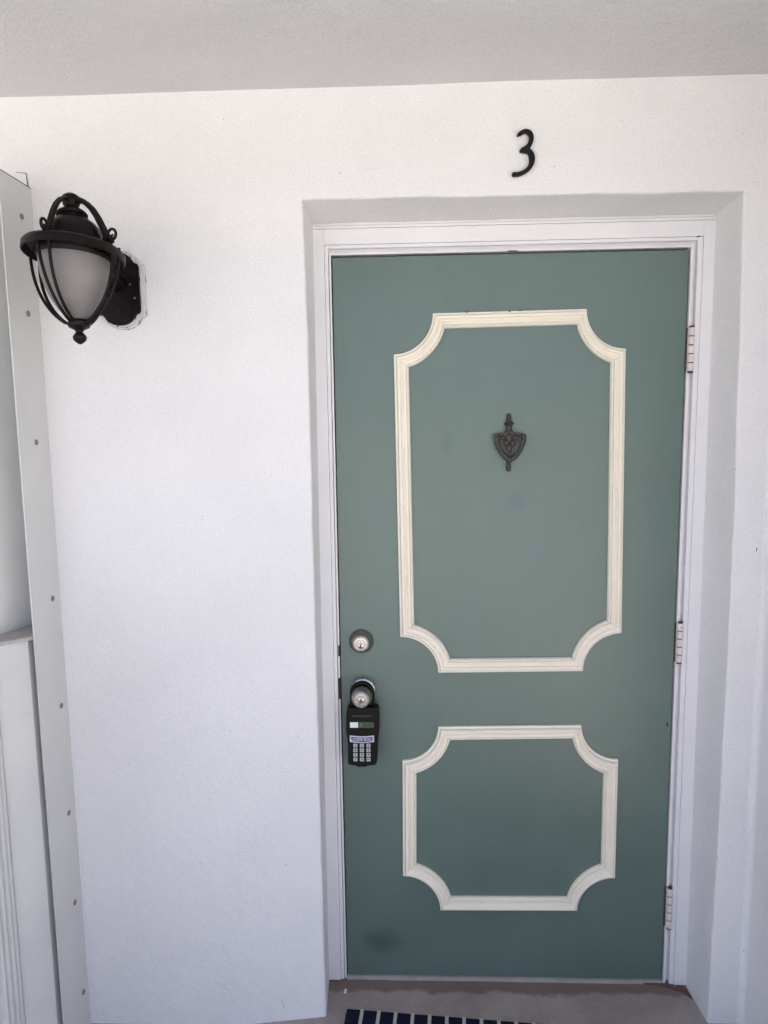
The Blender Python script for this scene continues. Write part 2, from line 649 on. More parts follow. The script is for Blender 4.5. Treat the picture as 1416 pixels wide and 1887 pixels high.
# ------------------------------------------------------------------ wall with the door recess
LO = [(0.0, -0.0454), (0.88, -0.0472), (1.45, -0.0464), (1.89, -0.0468), (2.1337, -0.0516)]
RO = [(0.0, 0.986), (0.283, 0.9893), (0.88, 0.9933), (1.43, 0.9917), (2.1278, 0.9803)]
YI = -0.012


def jit(t, s, a):
    return a * (noise.noise(Vector((t * 7.0, s, 0))) + 0.5 * noise.noise(Vector((t * 23.0, s + 9, 0))))


path = []      # (offset line, edge, inner) in (x, z)
zb = ZF - 0.06
nz = 60
OFF = 0.04
for i in range(nz + 1):
    z = lerp(zb, 2.1337, i / nz)
    zi = lerp(zb, 2.113, i / nz)
    zo = lerp(zb, 2.1337 + OFF, i / nz)
    path.append(((-0.048 - OFF, zo), (interp(LO, z) + jit(z, 1, 0.0022), z), (lerp(-0.0514, -0.0434, i / nz), zi)))
nx = 34
for i in range(1, nx):
    t = i / nx
    x = lerp(-0.0516, 0.9803, t)
    path.append(((lerp(-0.048 - OFF, 0.985 + OFF, t), 2.1337 + OFF), (x, lerp(2.1337, 2.1278, t) + jit(x, 2, 0.0022)), (lerp(-0.0434, 0.9699, t), 2.113 + jit(x, 5, 0.0015))))
for i in range(nz + 1):
    z = lerp(2.1278, zb, i / nz)
    zi = lerp(2.113, zb, i / nz)
    zo = lerp(2.1337 + OFF, zb, i / nz)
    path.append(((0.985 + OFF, zo), (interp(RO, z) + jit(z, 3, 0.0022), z), (lerp(0.9699, 0.9767, i / nz), zi)))

bm = B()
rows = []
RB = 0.007
for po, pe, pi in path:
    po, pe, pi = Vector(po), Vector(pe), Vector(pi)
    dirn = (po - pe)
    if dirn.length > OFF * 1.2:
        dirn = dirn.normalized() * 1.414
    else:
        dirn = dirn.normalized()
    row = [(po.x, YW, po.y)]
    for a in range(5):
        th = R(90) * a / 4
        off = RB * (1 - math.sin(th))
        yy = YW + RB * (1 - math.cos(th))
        q = pe + dirn * off
        row.append((q.x, yy, q.y))
    for k in range(1, 7):
        t = k / 6
        q = pe.lerp(pi, t)
        row.append((q.x, lerp(YW + RB, YI, t), q.y))
    # run on behind the frame
    row.append((pi.x, 0.10, pi.y))
    rows.append([bm.verts.new(c) for c in row])
for a, b in zip(rows, rows[1:]):
    for k in range(len(a) - 1):
        bm.faces.new((a[k], a[k + 1], b[k + 1], b[k]))


def quad(bm, pts):
    bm.faces.new([bm.verts.new(p) for p in pts])


xl, xr, zt = -0.048 - OFF, 0.985 + OFF, 2.1337 + OFF
quad(bm, [(-3, YW, zb - 0.05), (xl, YW, zb - 0.05), (xl, YW, zt), (-3, YW, zt)])
quad(bm, [(xr, YW, zb - 0.05), (XR + 0.2, YW, zb - 0.05), (XR + 0.2, YW, zt), (xr, YW, zt)])
quad(bm, [(-3, YW, zt), (XR + 0.2, YW, zt), (XR + 0.2, YW, ZC + 0.1), (-3, YW, ZC + 0.1)])
wall = build('wall', bm, 'stucco', smooth=True)
build('house_light_block', box(B(), -3, XR + 0.25, 0.14, 6.0, ZF - 0.2, ZC + 0.25), 'stucco', wall)  # unseen solid block in place of the house, added to stop sun leaks
tag(wall, 'white textured stucco wall with the deep recess around the green door', 'wall')

# side wall on the right, rounded into the corner
bm = B()
pts = [(XR + 0.25, YW - 0.0005), (XR + 0.25, -0.85), (XR, -0.85)]
rc = 0.018
pts.append((XR, YW - rc))
for a in range(1, 6):
    th = R(90) * a / 6
    pts.append((XR - rc * (1 - math.cos(th)), YW - rc + rc * math.sin(th)))
pts.append((XR - rc, YW - 0.0005))
plan_prism(bm, pts, ZF - 0.06, ZC + 0.05)
o = build('side_wall', bm, 'stucco', smooth=True, loc=(XR, -0.5, ZF))
tag(o, 'shaded white side wall meeting the door wall at the right edge', 'wall')

# ceiling
bm = B()
nxs, nys = 40, 24
gr = []
for i in range(nxs + 1):
    row = []
    for j in range(nys + 1):
        x = lerp(-3, 1.5, i / nxs)
        y = lerp(EAVE, YW + 0.02, j / nys)
        row.append(bm.verts.new((x, y, ZC + 0.0025 * noise.noise(Vector((x * 3, y * 3, 4))))))
    gr.append(row)
for i in range(nxs):
    for j in range(nys):
        bm.faces.new((gr[i][j], gr[i][j + 1], gr[i + 1][j + 1], gr[i + 1][j]))
ex = bmesh.ops.extrude_edge_only(bm, edges=[e for e in bm.edges if e.is_boundary])
tv = [v for v in ex['geom'] if isinstance(v, bmesh.types.BMVert)]
for v in tv:
    v.co.z = ZC + 0.25
bmesh.ops.contextual_create(bm, geom=[e for e in bm.edges if e.is_boundary])
ceil = build('porch_ceiling', bm, 'ceiling', smooth=True)
tag(ceil, 'light grey textured porch ceiling above the door wall', 'ceiling')

# ------------------------------------------------------------------ door frame
frame = thing('door_frame', 'white painted door frame set inside the wall recess', 'door frame', (0.457, 0.0, ZF))


def frame_u(name, l0, l1, r0, r1, t0, t1, y0, y1, zbot=ZF + 0.004, mat='frame', bevel=0.0012):
    """left, right and head pieces; l0<l1 etc. are the extents of each side."""
    build(name, box(B(), l0, l1, y0, y1, zbot, t1), mat, frame, bevel=bevel)
    build(name, box(B(), r0, r1, y0, y1, zbot, t1), mat, frame, bevel=bevel)
    build(name, box(B(), l1 + 0.0004, r0 - 0.0004, y0, y1, t0, t1), mat, frame, bevel=bevel)


frame_u('casing', -0.060, -0.0165, 0.9425, 0.985, 2.0602, 2.0985, -0.0125, 0.05)
frame_u('bead', -0.0158, -0.0066, 0.9300, 0.9420, 2.0515, 2.0595, -0.0085, 0.05)
frame_u('jamb', -0.0048, -0.0002, 0.9148, 0.9215, 2.0360, 2.0425, -0.0050, 0.05)
frame_u('rebate', -0.0600, 0.0100, 0.9050, 0.9850, 2.0250, 2.1250, 0.0505, 0.0700)
# groove floors between jamb and bead
frame_u('groove', -0.0165, -0.0002, 0.9152, 0.9425, 2.0375, 2.0600, 0.006, 0.0500, mat='frame', bevel=0)
# cover strips at the head, under the plaster
build('head_strip', box(B(), -0.046, 0.975, -0.0110, 0.03, 2.1000, 2.1065), 'frame', frame, bevel=0.0012)
build('head_strip', box(B(), -0.052, 0.981, -0.0090, 0.03, 2.1078, 2.1250), 'stucco', frame, bevel=0.002)
o = build('threshold', box(B(), -0.0002, 0.9145, -0.006, 0.06, ZF - 0.004, -0.0015), 'sweep', frame, bevel=0.001)
o['label'] = 'thin pale sill strip under the green door'
for z0, z1, w in ((0.968, 0.998, 0.006), (0.845, 0.905, 0.009)):
    o = build('strike_plate', box(B(), -0.0010 - w * 0.45, 0.0022, -0.0058, 0.03, z0, z1), 'strike', frame, bevel=0.001)
    o['label'] = 'dark worn strike plate at the door edge'

# ------------------------------------------------------------------ door
door = thing('door', 'sage green front door with two cream moulded panels', 'door', (0.0, 0.0, 0.0))
bm = box(B(), 0.0030, 0.9105, 0.0, 0.0445, 0.0005, 2.0300)
build('door_slab', bm, 'door', door, bevel=0.0018)

PROF = [(0.0, 0.0005), (0.0, 0.0070), (0.02, 0.0080), (0.11, 0.0080), (0.13, 0.0070), (0.15, 0.0070), (0.18, 0.0150), (0.23, 0.0175), (0.31, 0.0180), (0.38, 0.0165),
        (0.42, 0.0120), (0.46, 0.0085), (0.52, 0.0080), (0.56, 0.0095), (0.60, 0.0130), (0.66, 0.0142), (0.76, 0.0142), (0.78, 0.0135), (0.795, 0.0095), (0.82, 0.0095),
        (0.835, 0.0125), (0.88, 0.0140), (0.93, 0.0130), (0.96, 0.0100), (0.99, 0.0085), (1.0, 0.0070), (1.0, 0.0005)]


def mould(name, stations, k):
    """stations: list of (outer, inner) (x,z) with function of s -> point"""
    bm = B()
    rows = []
    for fn in stations:
        row = []
        for s, h in PROF:
            x, z = fn(s)
            row.append(bm.verts.new((x, 0.0005 - h, z)))
        rows.append(row)
    for a, b in zip(rows, rows[1:]):
        for i in range(len(a) - 1):
            bm.faces.new((a[i], a[i + 1], b[i + 1], b[i]))
        bm.faces.new((a[-1], a[0], b[0], b[-1]))
    bm.faces.new(rows[0])
    bm.faces.new(rows[-1][::-1])
    return build(name, bm, 'cream', door, smooth=True)


def panel(outer, inner):
    # corners in order: top-left, top-right, right-top, right-bottom, bottom-right, bottom-left, left-bottom, left-top
    O_ = [Vector(p) for p in outer]
    I_ = [Vector(p) for p in inner]
    for a, b in ((0, 1), (2, 3), (4, 5), (6, 7)):
        g = (O_[b] - O_[a]).normalized() * 0.0010
        mk = lambda i, sg: (lambda s: tuple(O_[i].lerp(I_[i], s) + g * sg))
        mould('moulding_rail', [mk(a, 1), mk(b, -1)], 2)
    for a, b, hor in ((1, 2, True), (3, 4, False), (5, 6, True), (7, 0, False)):
        # a, b ends of the concave corner; one lies on a horizontal edge, the other on a vertical one
        A, Bp = O_[a], O_[b]
        if hor:
            c = Vector((Bp.x, A.y))
        else:
            c = Vector((A.x, Bp.y))
        ua, ub = (A - c), (Bp - c)
        ra, rb = ua.length, ub.length
        ua.normalize(); ub.normalize()
        Ai, Bi = I_[a] - c, I_[b] - c
        ta = math.atan2(Ai.dot(ub), Ai.dot(ua)); Ra = Ai.length
        tb = math.atan2(Bi.dot(ub), Bi.dot(ua)); Rb = Bi.length
        n = 16
        st = []
        for i in range(n + 1):
            t = i / n

            def fn(s, t=t):
                e = 0.004
                th = lerp(lerp(0, ta, s) + e, lerp(R(90), tb, s) - e, t)
                r = lerp(lerp(ra, rb, t), lerp(Ra, Rb, t), s)
                p = c + ua * (r * math.cos(th)) + ub * (r * math.sin(th))
                return (p.x, p.y)
            st.append(fn)
        mould('moulding_curve', st, n)


panel([(0.2615, 1.8852), (0.6558, 1.8885), (0.7576, 1.7873), (0.7674, 1.0317), (0.6663, 0.9251), (0.2715, 0.9208), (0.1680, 1.0226), (0.1592, 1.7825)],
      [(0.2921, 1.8463), (0.6318, 1.8496), (0.7198, 1.7523), (0.7283, 1.0670), (0.6362, 0.9635), (0.3043, 0.9600), (0.2069, 1.0562), (0.1985, 1.7484)])
panel([(0.2708, 0.7643), (0.6651, 0.7699), (0.7684, 0.6710), (0.7689, 0.3164), (0.6643, 0.2151), (0.2748, 0.2118), (0.1682, 0.3165), (0.1703, 0.6653)],
      [(0.3040, 0.7264), (0.6407, 0.7322), (0.7288, 0.6300), (0.7292, 0.3573), (0.6358, 0.2560), (0.3060, 0.2530), (0.2073, 0.3536), (0.2095, 0.6286)])

# hinges
for zt_, zb_ in ((1.8377, 1.7257), (1.0608, 0.9502), (0.2902, 0.1683)):
    zc = (zt_ + zb_) / 2
    hx = 0.9225
    hm = build('hinge', box(B(), 0.9112, 0.9222, -0.0022, -0.0004, zb_ + 0.001, zt_ - 0.001), 'rust', door, bevel=0.0004, seg=1)
    hm['label'] = 'paint-spattered rusty butt hinge on the door edge'
    h = (zt_ - zb_) / 5
    ct = Matrix.Translation((hx, -0.0085, 0))
    for k in range(5):
        z0, z1 = zb_ + k * h + 0.0012, zb_ + (k + 1) * h - 0.0012
        rr = 0.0082 + random.uniform(-0.0004, 0.0004)
        dx = random.uniform(-0.0005, 0.0005)
        bm = lathe(B(), [(rr - 0.0012, z0), (rr, z0 + 0.0012), (rr, z1 - 0.0012), (rr - 0.0012, z1)], Matrix.Translation((hx + dx, -0.0085, 0)), 20)
        build('knuckle', bm, 'hinge', hm, smooth=True)
    bm = lathe(B(), [(0.003, zb_ - 0.004), (0.0068, zb_ - 0.003), (0.0068, zt_ + 0.002), (0.003, zt_ + 0.004)], ct, 16)
    build('hinge_pin', bm, 'rust', hm, smooth=True)

FR = lambda x, y, z: Matrix.Translation((x, y, z)) @ Matrix.Rotation(R(90), 4, 'X')     # local +Z points to -Y


def keyway(parent, x, y, z, s=1.0):
    build('key_plug', lathe(B(), [(0.0068 * s, -0.001), (0.0068 * s, 0.0012), (0.0060 * s, 0.0018), (0.0, 0.0018)], FR(x, y, z), 24), 'nickel', parent, smooth=True)
    bm = prism(B(), [(x - 0.0012 * s, z - 0.0045 * s), (x + 0.0012 * s, z - 0.0045 * s), (x + 0.0012 * s, z + 0.0008 * s), (x + 0.0022 * s, z + 0.003 * s), (x, z + 0.0045 * s), (x - 0.0022 * s, z + 0.003 * s), (x - 0.0012 * s, z + 0.0008 * s)], y - 0.0024, y - 0.001)
    build('key_slot', bm, 'dark', parent)


# deadbolt
dx, dz = 0.0605, 1.0090
db = build('deadbolt', lathe(B(), [(0.0335, 0.0), (0.0340, 0.003), (0.0325, 0.0060), (0.0245, 0.0240), (0.0232, 0.0262), (0.0222, 0.0268), (0.0215, 0.0260), (0.0208, 0.0240)], FR(dx, 0.0005, dz), 56), 'nickel_dark', door, smooth=True)
db['label'] = 'round satin nickel deadbolt with a key slot'
build('lock_face', lathe(B(), [(0.0190, 0.015), (0.0190, 0.0258), (0.0178, 0.0270), (0.0120, 0.0272), (0.0112, 0.0262), (0.0104, 0.0272), (0.0, 0.0274)], FR(dx, 0.0005, dz), 48), 'nickel', db, smooth=True)
keyway(db, dx, -0.0278, dz - 0.005, 1.15)

# knob with rose
kx, kz = 0.0622, 0.8690
kn = build('door_knob', lathe(B(), [(0.0135, 0.004), (0.0135, 0.026), (0.0165, 0.030), (0.0245, 0.036), (0.0275, 0.045), (0.0280, 0.052), (0.0262, 0.063), (0.0232, 0.0715), (0.0220, 0.0735), (0.0212, 0.0738), (0.0204, 0.0725)], FR(kx, 0, kz), 56), 'nickel_dark', door, smooth=True)
kn['label'] = 'round satin nickel door knob with a key slot'
build('rose', lathe(B(), [(0.0340, 0.0), (0.0345, 0.0025), (0.0335, 0.0050), (0.0270, 0.0085), (0.0180, 0.0105), (0.0145, 0.0105)], FR(kx, 0, kz), 56), 'nickel', kn, smooth=True)
build('knob_face', lathe(B(), [(0.0190, 0.060), (0.0190, 0.0725), (0.0178, 0.0738), (0.0120, 0.0740), (0.0112, 0.0730), (0.0104, 0.0740), (0.0, 0.0742)], FR(kx, 0, kz), 48), 'nickel', kn, smooth=True)
keyway(kn, kx, -0.0745, kz, 1.15)

# knocker
U = 0.0001185
nkx, nkz = 0.4596, 1.6254


def kpt(zx, zy):
    return (nkx + (zx - 697) * 0.0001203, nkz - (zy - 250) * U)


kn_out = [(600, 660), (640, 640), (760, 640), (800, 655), (880, 665), (980, 690), (985, 800), (935, 830), (920, 880), (860, 960), (790, 1060), (750, 1150), (730, 1185),
          (665, 1185), (640, 1140), (590, 1060), (530, 960), (490, 880), (485, 810), (480, 720), (500, 680)]
bm = prism(B(), [kpt(*p) for p in kn_out], -0.012, 0.0002)
for v in bm.verts:       # urn face bulges toward its middle
    pass
kk = build('knocker_plate', bm, 'bronze', door, bevel=0.003, seg=3, smooth=True)
kk['label'] = 'small weathered bronze urn door knocker'


def blob(name, cx, cy, rx, rz, ry, y):
    x, z = kpt(cx, cy)
    bm = B()
    bmesh.ops.create_icosphere(bm, subdivisions=2, radius=1.0)
    bmesh.ops.transform(bm, matrix=Matrix.Translation((x, y, z)) @ Matrix.Diagonal((rx, ry, rz, 1)), verts=bm.verts[:])
    return build(name, bm, 'bronze', kk, smooth=True)


for (cx, cy, rx, rz) in ((560, 780, 0.0075, 0.0080), (840, 780, 0.0075, 0.0080), (700, 790, 0.0090, 0.0130), (640, 900, 0.0080, 0.0100), (770, 900, 0.0080, 0.0100), (700, 1010, 0.0075, 0.0130)):
    blob('relief', cx, cy, rx, rz, 0.005, -0.0115)
x, z = kpt(697, 250)
bm = lathe(B(), [(0.001, -0.0000), (0.0045, -0.0015), (0.0058, -0.0060), (0.0056, -0.0150), (0.0066, -0.0190), (0.0115, -0.0230), (0.0126, -0.0270), (0.0108, -0.0305),
                 (0.0085, -0.0330), (0.0086, -0.0420), (0.0110, -0.0480)], Matrix.Translation((x, -0.0065, z)), 20)
build('finial', bm, 'bronze', kk, smooth=True)
hp = [(415, 700, 0.006), (410, 800, 0.0065), (425, 900, 0.0065), (465, 1000, 0.0065), (525, 1110, 0.0068), (610, 1215, 0.0075), (700, 1275, 0.0085), (800, 1215, 0.0075), (890, 1120, 0.0068),
      (955, 1010, 0.0065), (995, 900, 0.0065), (1015, 800, 0.0065), (1012, 700, 0.006)]
bm = sweep(B(), [(*kpt(a, b)[:1], -0.018 - 0.006 * (1 - abs(a - 700) / 300), kpt(a, b)[1]) for a, b, r in hp], [r * 0.9 for a, b, r in hp], 10, 0.8, up=Vector((0, 1, 0)))
build('striker', bm, 'bronze', kk, smooth=True)
for sx in (450, 965):
    xx, zz = kpt(sx, 730)
    build('pivot', lathe(B(), [(0.0045, -0.006), (0.0045, 0.006)], Matrix.Translation((xx, -0.012, zz)) @ Matrix.Rotation(R(90), 4, 'Y'), 14), 'bronze', kk, smooth=True)
x, z = kpt(697, 1290)
build('strike_stud', lathe(B(), [(0.0050, 0.004), (0.0052, -0.010), (0.0060, -0.016), (0.0060, -0.024), (0.0048, -0.0285), (0.0, -0.029)], Matrix.Translation((x, -0.0065, z)), 18), 'bronze', kk, smooth=True)

# ------------------------------------------------------------------ lockbox hanging on the knob
lb = thing('lock_box', 'black keypad lockbox hanging from the door knob', 'lockbox', (0.0622, -0.03, 0.6684))
BOXO = [(0.019, 0.8218), (0.0211, 0.8316), (0.0268, 0.836), (0.0344, 0.837), (0.0945, 0.8376), (0.102, 0.8361), (0.1071, 0.8317), (0.1089, 0.8249), (0.1081, 0.7698),
        (0.1054, 0.75), (0.1032, 0.7262), (0.1022, 0.6904), (0.0997, 0.6784), (0.0948, 0.6739), (0.0739, 0.6718), (0.0701, 0.6685), (0.0482, 0.6684), (0.0445, 0.6714),
        (0.0265, 0.6741), (0.0213, 0.6781), (0.0218, 0.7259), (0.0209, 0.7508), (0.0179, 0.7696)]
build('case', prism(B(), BOXO, -0.050, -0.0165), 'plastic', lb, bevel=0.004, seg=3, smooth=True)
# shackle round the shank of the knob
sh = []
for a in range(0, 13):
    th = R(180) * a / 12
    sh.append((kx + 0.0265 * math.cos(th), -0.026, 0.874 + 0.0240 * math.sin(th)))
sh = [(kx + 0.0265, -0.026, 0.832)] + sh + [(kx - 0.0265, -0.026, 0.832)]
build('shackle', sweep(B(), sh, 0.0072, 12, up=Vector((0, 1, 0))), 'plastic', lb, smooth=True)
build('neck', prism(B(), [(0.030, 0.830), (0.096, 0.830), (0.096, 0.850), (0.091, 0.858), (0.035, 0.858), (0.030, 0.850)], -0.034, -0.018), 'plastic', lb, bevel=0.002)
rx_ = 0.0345
while rx_ < 0.0855:      # unreadable raised lettering
    w_ = random.uniform(0.0026, 0.0044)
    build('raised_letter', box(B(), rx_, rx_ + w_, -0.0508, -0.0495, 0.8122, 0.8166), 'emboss', lb)
    rx_ += w_ + 0.0009
sc_ = build('screen', box(B(), 0.0284, 0.0941, -0.0506, -0.0490, 0.7811, 0.7972), 'lcd', lb, bevel=0.0003, seg=1)
build('screen_strip', box(B(), 0.0289, 0.0508, -0.0512, -0.0500, 0.7815, 0.7968), 'lcd_white', sc_)
build('screen_strip', box(B(), 0.0550, 0.0640, -0.0512, -0.0500, 0.7825, 0.7960), 'lcd_grey', sc_)
lbp = []
for i in range(13):
    t = i / 12
    lbp.append((lerp(0.0277, 0.0939, t), 0.7592 - 0.0028 * math.sin(math.pi * t)))
for i in range(13):
    t = 1 - i / 12
    lbp.append((lerp(0.0277, 0.0939, t), 0.7406 - 0.0028 * math.sin(math.pi * t)))
la = build('name_plate', prism(B(), lbp, -0.0508, -0.0490), 'label', lb)
lbq = [(0.0305 + 0.0605 * t, 0.7555 - 0.0025 * math.sin(math.pi * t)) for t in [i / 10 for i in range(11)]] + \
      [(0.0335 + 0.0555 * t, 0.7430 - 0.0025 * math.sin(math.pi * t)) for t in [1 - i / 10 for i in range(11)]]
build('name_band', prism(B(), lbq, -0.0512, -0.0500), 'blue_ink', la)
text_obj('lettering', 'CODE BOX', 'label', la, (0.0609, -0.0514, 0.7475), 0.0100, 0.0002, 0.0002)
names = ['1', '2', '3', '4', '5', '6', '7', '8', '9', 'v', '0', 'ENT']
for r_ in range(4):
    for c_ in range(3):
        cx = 0.0425 + c_ * 0.01795 - 0.0002 * r_
        cz = 0.7305 - r_ * 0.01345
        k_ = build('key', box(B(), cx - 0.0055, cx + 0.0055, -0.0516, -0.0490, cz - 0.0050, cz + 0.0050), 'key', lb, bevel=0.0007, seg=1)
        s_ = names[r_ * 3 + c_]
        text_obj('digit', s_, 'ink', k_, (cx, -0.05165, cz), 0.0080 if len(s_) == 1 else 0.0042, 0.0001, 0.0002)

# ------------------------------------------------------------------ house number
THREE = [(0.4533, 2.2623), (0.455, 2.2647), (0.4584, 2.2683), (0.4635, 2.2714), (0.4678, 2.2733), (0.4729, 2.2742), (0.4781, 2.2734), (0.4833, 2.2713), (0.4876, 2.2675), (0.4903, 2.2625), (0.4916, 2.2559), (0.4914, 2.2502), (0.49, 2.2445), (0.488, 2.2396), (0.4854, 2.2356), (0.4829, 2.232), (0.4855, 2.2286), (0.4899, 2.2248), (0.4929, 2.2198), (0.4947, 2.214), (0.4951, 2.2074), (0.494, 2.2008), (0.492, 2.1951), (0.4886, 2.1894), (0.4843, 2.1845), (0.4783, 2.1797), (0.4732, 2.1765), (0.468, 2.1742), (0.4628, 2.172), (0.4568, 2.1707), (0.4507, 2.1705), (0.4446, 2.1708), (0.4425, 2.1728), (0.442, 2.1757), (0.4437, 2.179), (0.4463, 2.1799), (0.4515, 2.1796), (0.4575, 2.1801), (0.4636, 2.1819), (0.4687, 2.1841), (0.4739, 2.1873), (0.4773, 2.1905), (0.4799, 2.1946), (0.4815, 2.1995), (0.482, 2.2044), (0.4818, 2.2102), (0.4809, 2.2152), (0.4792, 2.2185), (0.4766, 2.2209), (0.4727, 2.2215), (0.4675, 2.2225), (0.4632, 2.223), (0.4601, 2.2248), (0.4592, 2.2268), (0.4605, 2.2297), (0.4639, 2.2329), (0.4682, 2.2352), (0.4725, 2.2374), (0.4759, 2.2404), (0.4789, 2.2448), (0.4805, 2.2497), (0.4811, 2.2546), (0.4804, 2.2587), (0.4778, 2.262), (0.4739, 2.2646), (0.4713, 2.265), (0.467, 2.2635), (0.4628, 2.2612), (0.4602, 2.26), (0.4576, 2.2601), (0.4555, 2.2581), (0.454, 2.259)]
bm = prism(B(), THREE, YW - 0.011, YW - 0.0035)
o = build('house_number', bm, 'number', loc=(0.468, YW, 2.1705), bevel=0.0008, seg=2, smooth=True)
tag(o, 'black metal house number 3 on the white wall above the door', 'house number')

# ------------------------------------------------------------------ wall lantern
LX, LZ = -0.494, 1.931
lan = thing('wall_lantern', 'dark iron wall lantern with frosted glass and curved cage', 'lantern', (LX, YW, LZ))
LM = Matrix.Translation((-0.5000, YW - 0.236, 1.968)) @ Matrix.Rotation(R(-3.2), 4, 'Y') @ Matrix.Rotation(R(-7.0), 4, 'X')


def plate_out(k, dz_=0.0):
    h = [(0.058, 0.055), (0.055, 0.0615), (0.047, 0.0645), (0.041, 0.071), (0.034, 0.081), (0.022, 0.0885), (0.010, 0.0915), (0.0, 0.092)]
    right = [(x, z) for x, z in h]
    pts = right + [(-x, z) for x, z in right[::-1][1:]]
    pts += [(-x, -z) for x, z in right] + [(x, -z) for x, z in right[::-1][1:]]
    return [(LX + x * k, LZ + z * (1 - (1 - k) * 0.7) + dz_) for x, z in pts]


bp_ = build('backplate', prism(B(), plate_out(1.0), YW - 0.016, YW + 0.002), 'worn', lan, bevel=0.003, smooth=True)
bp_['label'] = 'back plate with white paint worn along its edges'
build('plate_step', prism(B(), plate_out(0.95), YW - 0.027, YW - 0.0155), 'worn', bp_, bevel=0.003, smooth=True)
build('plate_face', prism(B(), plate_out(0.89), YW - 0.034, YW - 0.0265), 'iron', bp_, bevel=0.002, smooth=True)
for dx_, dz_ in ((0.030, 0.010), (0.040, -0.022), (-0.030, -0.02)):
    build('plate_screw', lathe(B(), [(0.0028, 0), (0.0026, 0.0012), (0.0, 0.0018)], FR(LX + dx_, YW - 0.034, LZ + dz_), 10), 'nickel_dark', bp_, smooth=True)
# arm from plate to body
build('arm', sweep(B(), [(LX, YW - 0.028, LZ + 0.012), (LX, YW - 0.075, LZ + 0.016), (LX - 0.003, YW - 0.115, LZ + 0.030), (LX - 0.006, YW - 0.150, LZ + 0.040)], [0.020, 0.016, 0.013, 0.012], 14), 'iron', lan, smooth=True)
# rim, bent a little down on its right side
LR = LM @ Matrix.Rotation(R(6.5), 4, 'Y')
build('rim', lathe(B(), [(0.060, 0.016), (0.085, 0.013), (0.097, 0.009), (0.1015, 0.003), (0.1015, -0.010), (0.0995, -0.012), (0.0975, -0.009), (0.092, 0.002), (0.076, 0.006), (0.052, 0.007)], LR, 64), 'iron', lan, smooth=True)
build('glass_ring', lathe(B(), [(0.062, 0.006), (0.0745, 0.004), (0.0745, -0.014), (0.0715, -0.018), (0.066, -0.018), (0.064, 0.004)], LR, 56, cap=False), 'iron', lan, smooth=True)
gp = []
for i in range(15):
    t = i / 14
    gp.append((0.0675 * (1 - t ** 2.1) ** 0.78 + 0.004, -0.012 - 0.139 * t))
gl = build('glass_shade', lathe(B(), [(0.0, 0.0), (0.0655, -0.001)] + gp + [(0.0, -0.1515)], LM, 56, cap=False), 'frosted', lan, smooth=True)
dome = [(0.064, 0.010), (0.0640, 0.018), (0.0615, 0.032), (0.0555, 0.046), (0.0455, 0.058), (0.0345, 0.066), (0.0265, 0.070), (0.0260, 0.074), (0.0310, 0.076), (0.0315, 0.080),
        (0.0270, 0.085), (0.0190, 0.090), (0.0140, 0.093), (0.0135, 0.096), (0.0165, 0.100), (0.0180, 0.108), (0.0165, 0.117), (0.0095, 0.1220), (0.0, 0.1225)]
build('dome', lathe(B(), dome, LM, 56, cap=False), 'iron', lan, smooth=True)
build('bottom_cap', lathe(B(), [(0.0, -0.143), (0.020, -0.144), (0.0235, -0.150), (0.021, -0.157), (0.013, -0.161), (0.0085, -0.164), (0.0070, -0.168), (0.0110, -0.173), (0.0140, -0.178),
                                (0.0130, -0.184), (0.0080, -0.189), (0.0030, -0.1925), (0.0, -0.193)], LM, 32, cap=False), 'iron', lan, smooth=True)


def polar(r, h, a):
    return LM @ Vector((r * math.sin(a), -r * math.cos(a), h))


# cage ribs, in pairs under the rim
for q in range(4):
    for sgn in (-1, 1):
        a = R(-10 + 90 * q)
        pts, rr = [], []
        for i in range(19):
            t = i / 18
            h = lerp(0.000, -0.153, t)
            r = 0.0835 * (1 - t ** 2.3) ** 0.72 + 0.012
            off = lerp(0.0135, 0.004, t)
            v = Vector((r * math.sin(a), -r * math.cos(a), h)) + Vector((math.cos(a), math.sin(a), 0)) * (sgn * off)
            pts.append(LM @ v)
        build('cage_rib', sweep(B(), pts, 0.0034, 8), 'iron', lan, smooth=True)
# straps over the dome with scrolls
for a_, scroll in ((R(-10), 1), (R(80), 2)):
    for sgn in (-1, 1):
        pts = []
        for (r, h) in ((0.006, 0.108), (0.022, 0.106), (0.035, 0.098), (0.048, 0.084), (0.060, 0.064), (0.070, 0.042), (0.077, 0.026), (0.081, 0.013)):
            v = Vector((r * math.sin(a_), -r * math.cos(a_), h)) + Vector((math.cos(a_), math.sin(a_), 0)) * (sgn * (0.0055 if scroll == 2 else 0.0030))
            pts.append(LM @ v)
        build('dome_strap', sweep(B(), pts, 0.0054 if scroll == 2 else 0.0040, 8), 'iron', lan, smooth=True)
    pts, rad = [], []
    n_ = 26
    for i in range(n_ + 1):
        t = i / n_
        th = R(-95) + t * R(430)
        r_s = 0.0135 * (1 - 0.75 * t)
        # the spiral lies in the radial plane of its strap
        u_ = 0.089 - 0.0 + r_s * math.cos(th) * 0.9
        h_ = 0.0265 + r_s * math.sin(th)
        pts.append(polar(u_, h_, a_))
        rad.append(lerp(0.0034, 0.0022, t))
    build('scroll', sweep(B(), [polar(0.083, 0.009, a_)] + pts, [0.0040] + rad, 8, up=Vector((0.3, 0.9, 0.1))), 'iron', lan, smooth=True)
    build('scroll_foot', sweep(B(), [polar(0.068, 0.010, a_), polar(0.076, 0.018, a_), polar(0.086, 0.018, a_), polar(0.091, 0.008, a_)], [0.004, 0.007, 0.007, 0.004], 8), 'iron', lan, smooth=True)

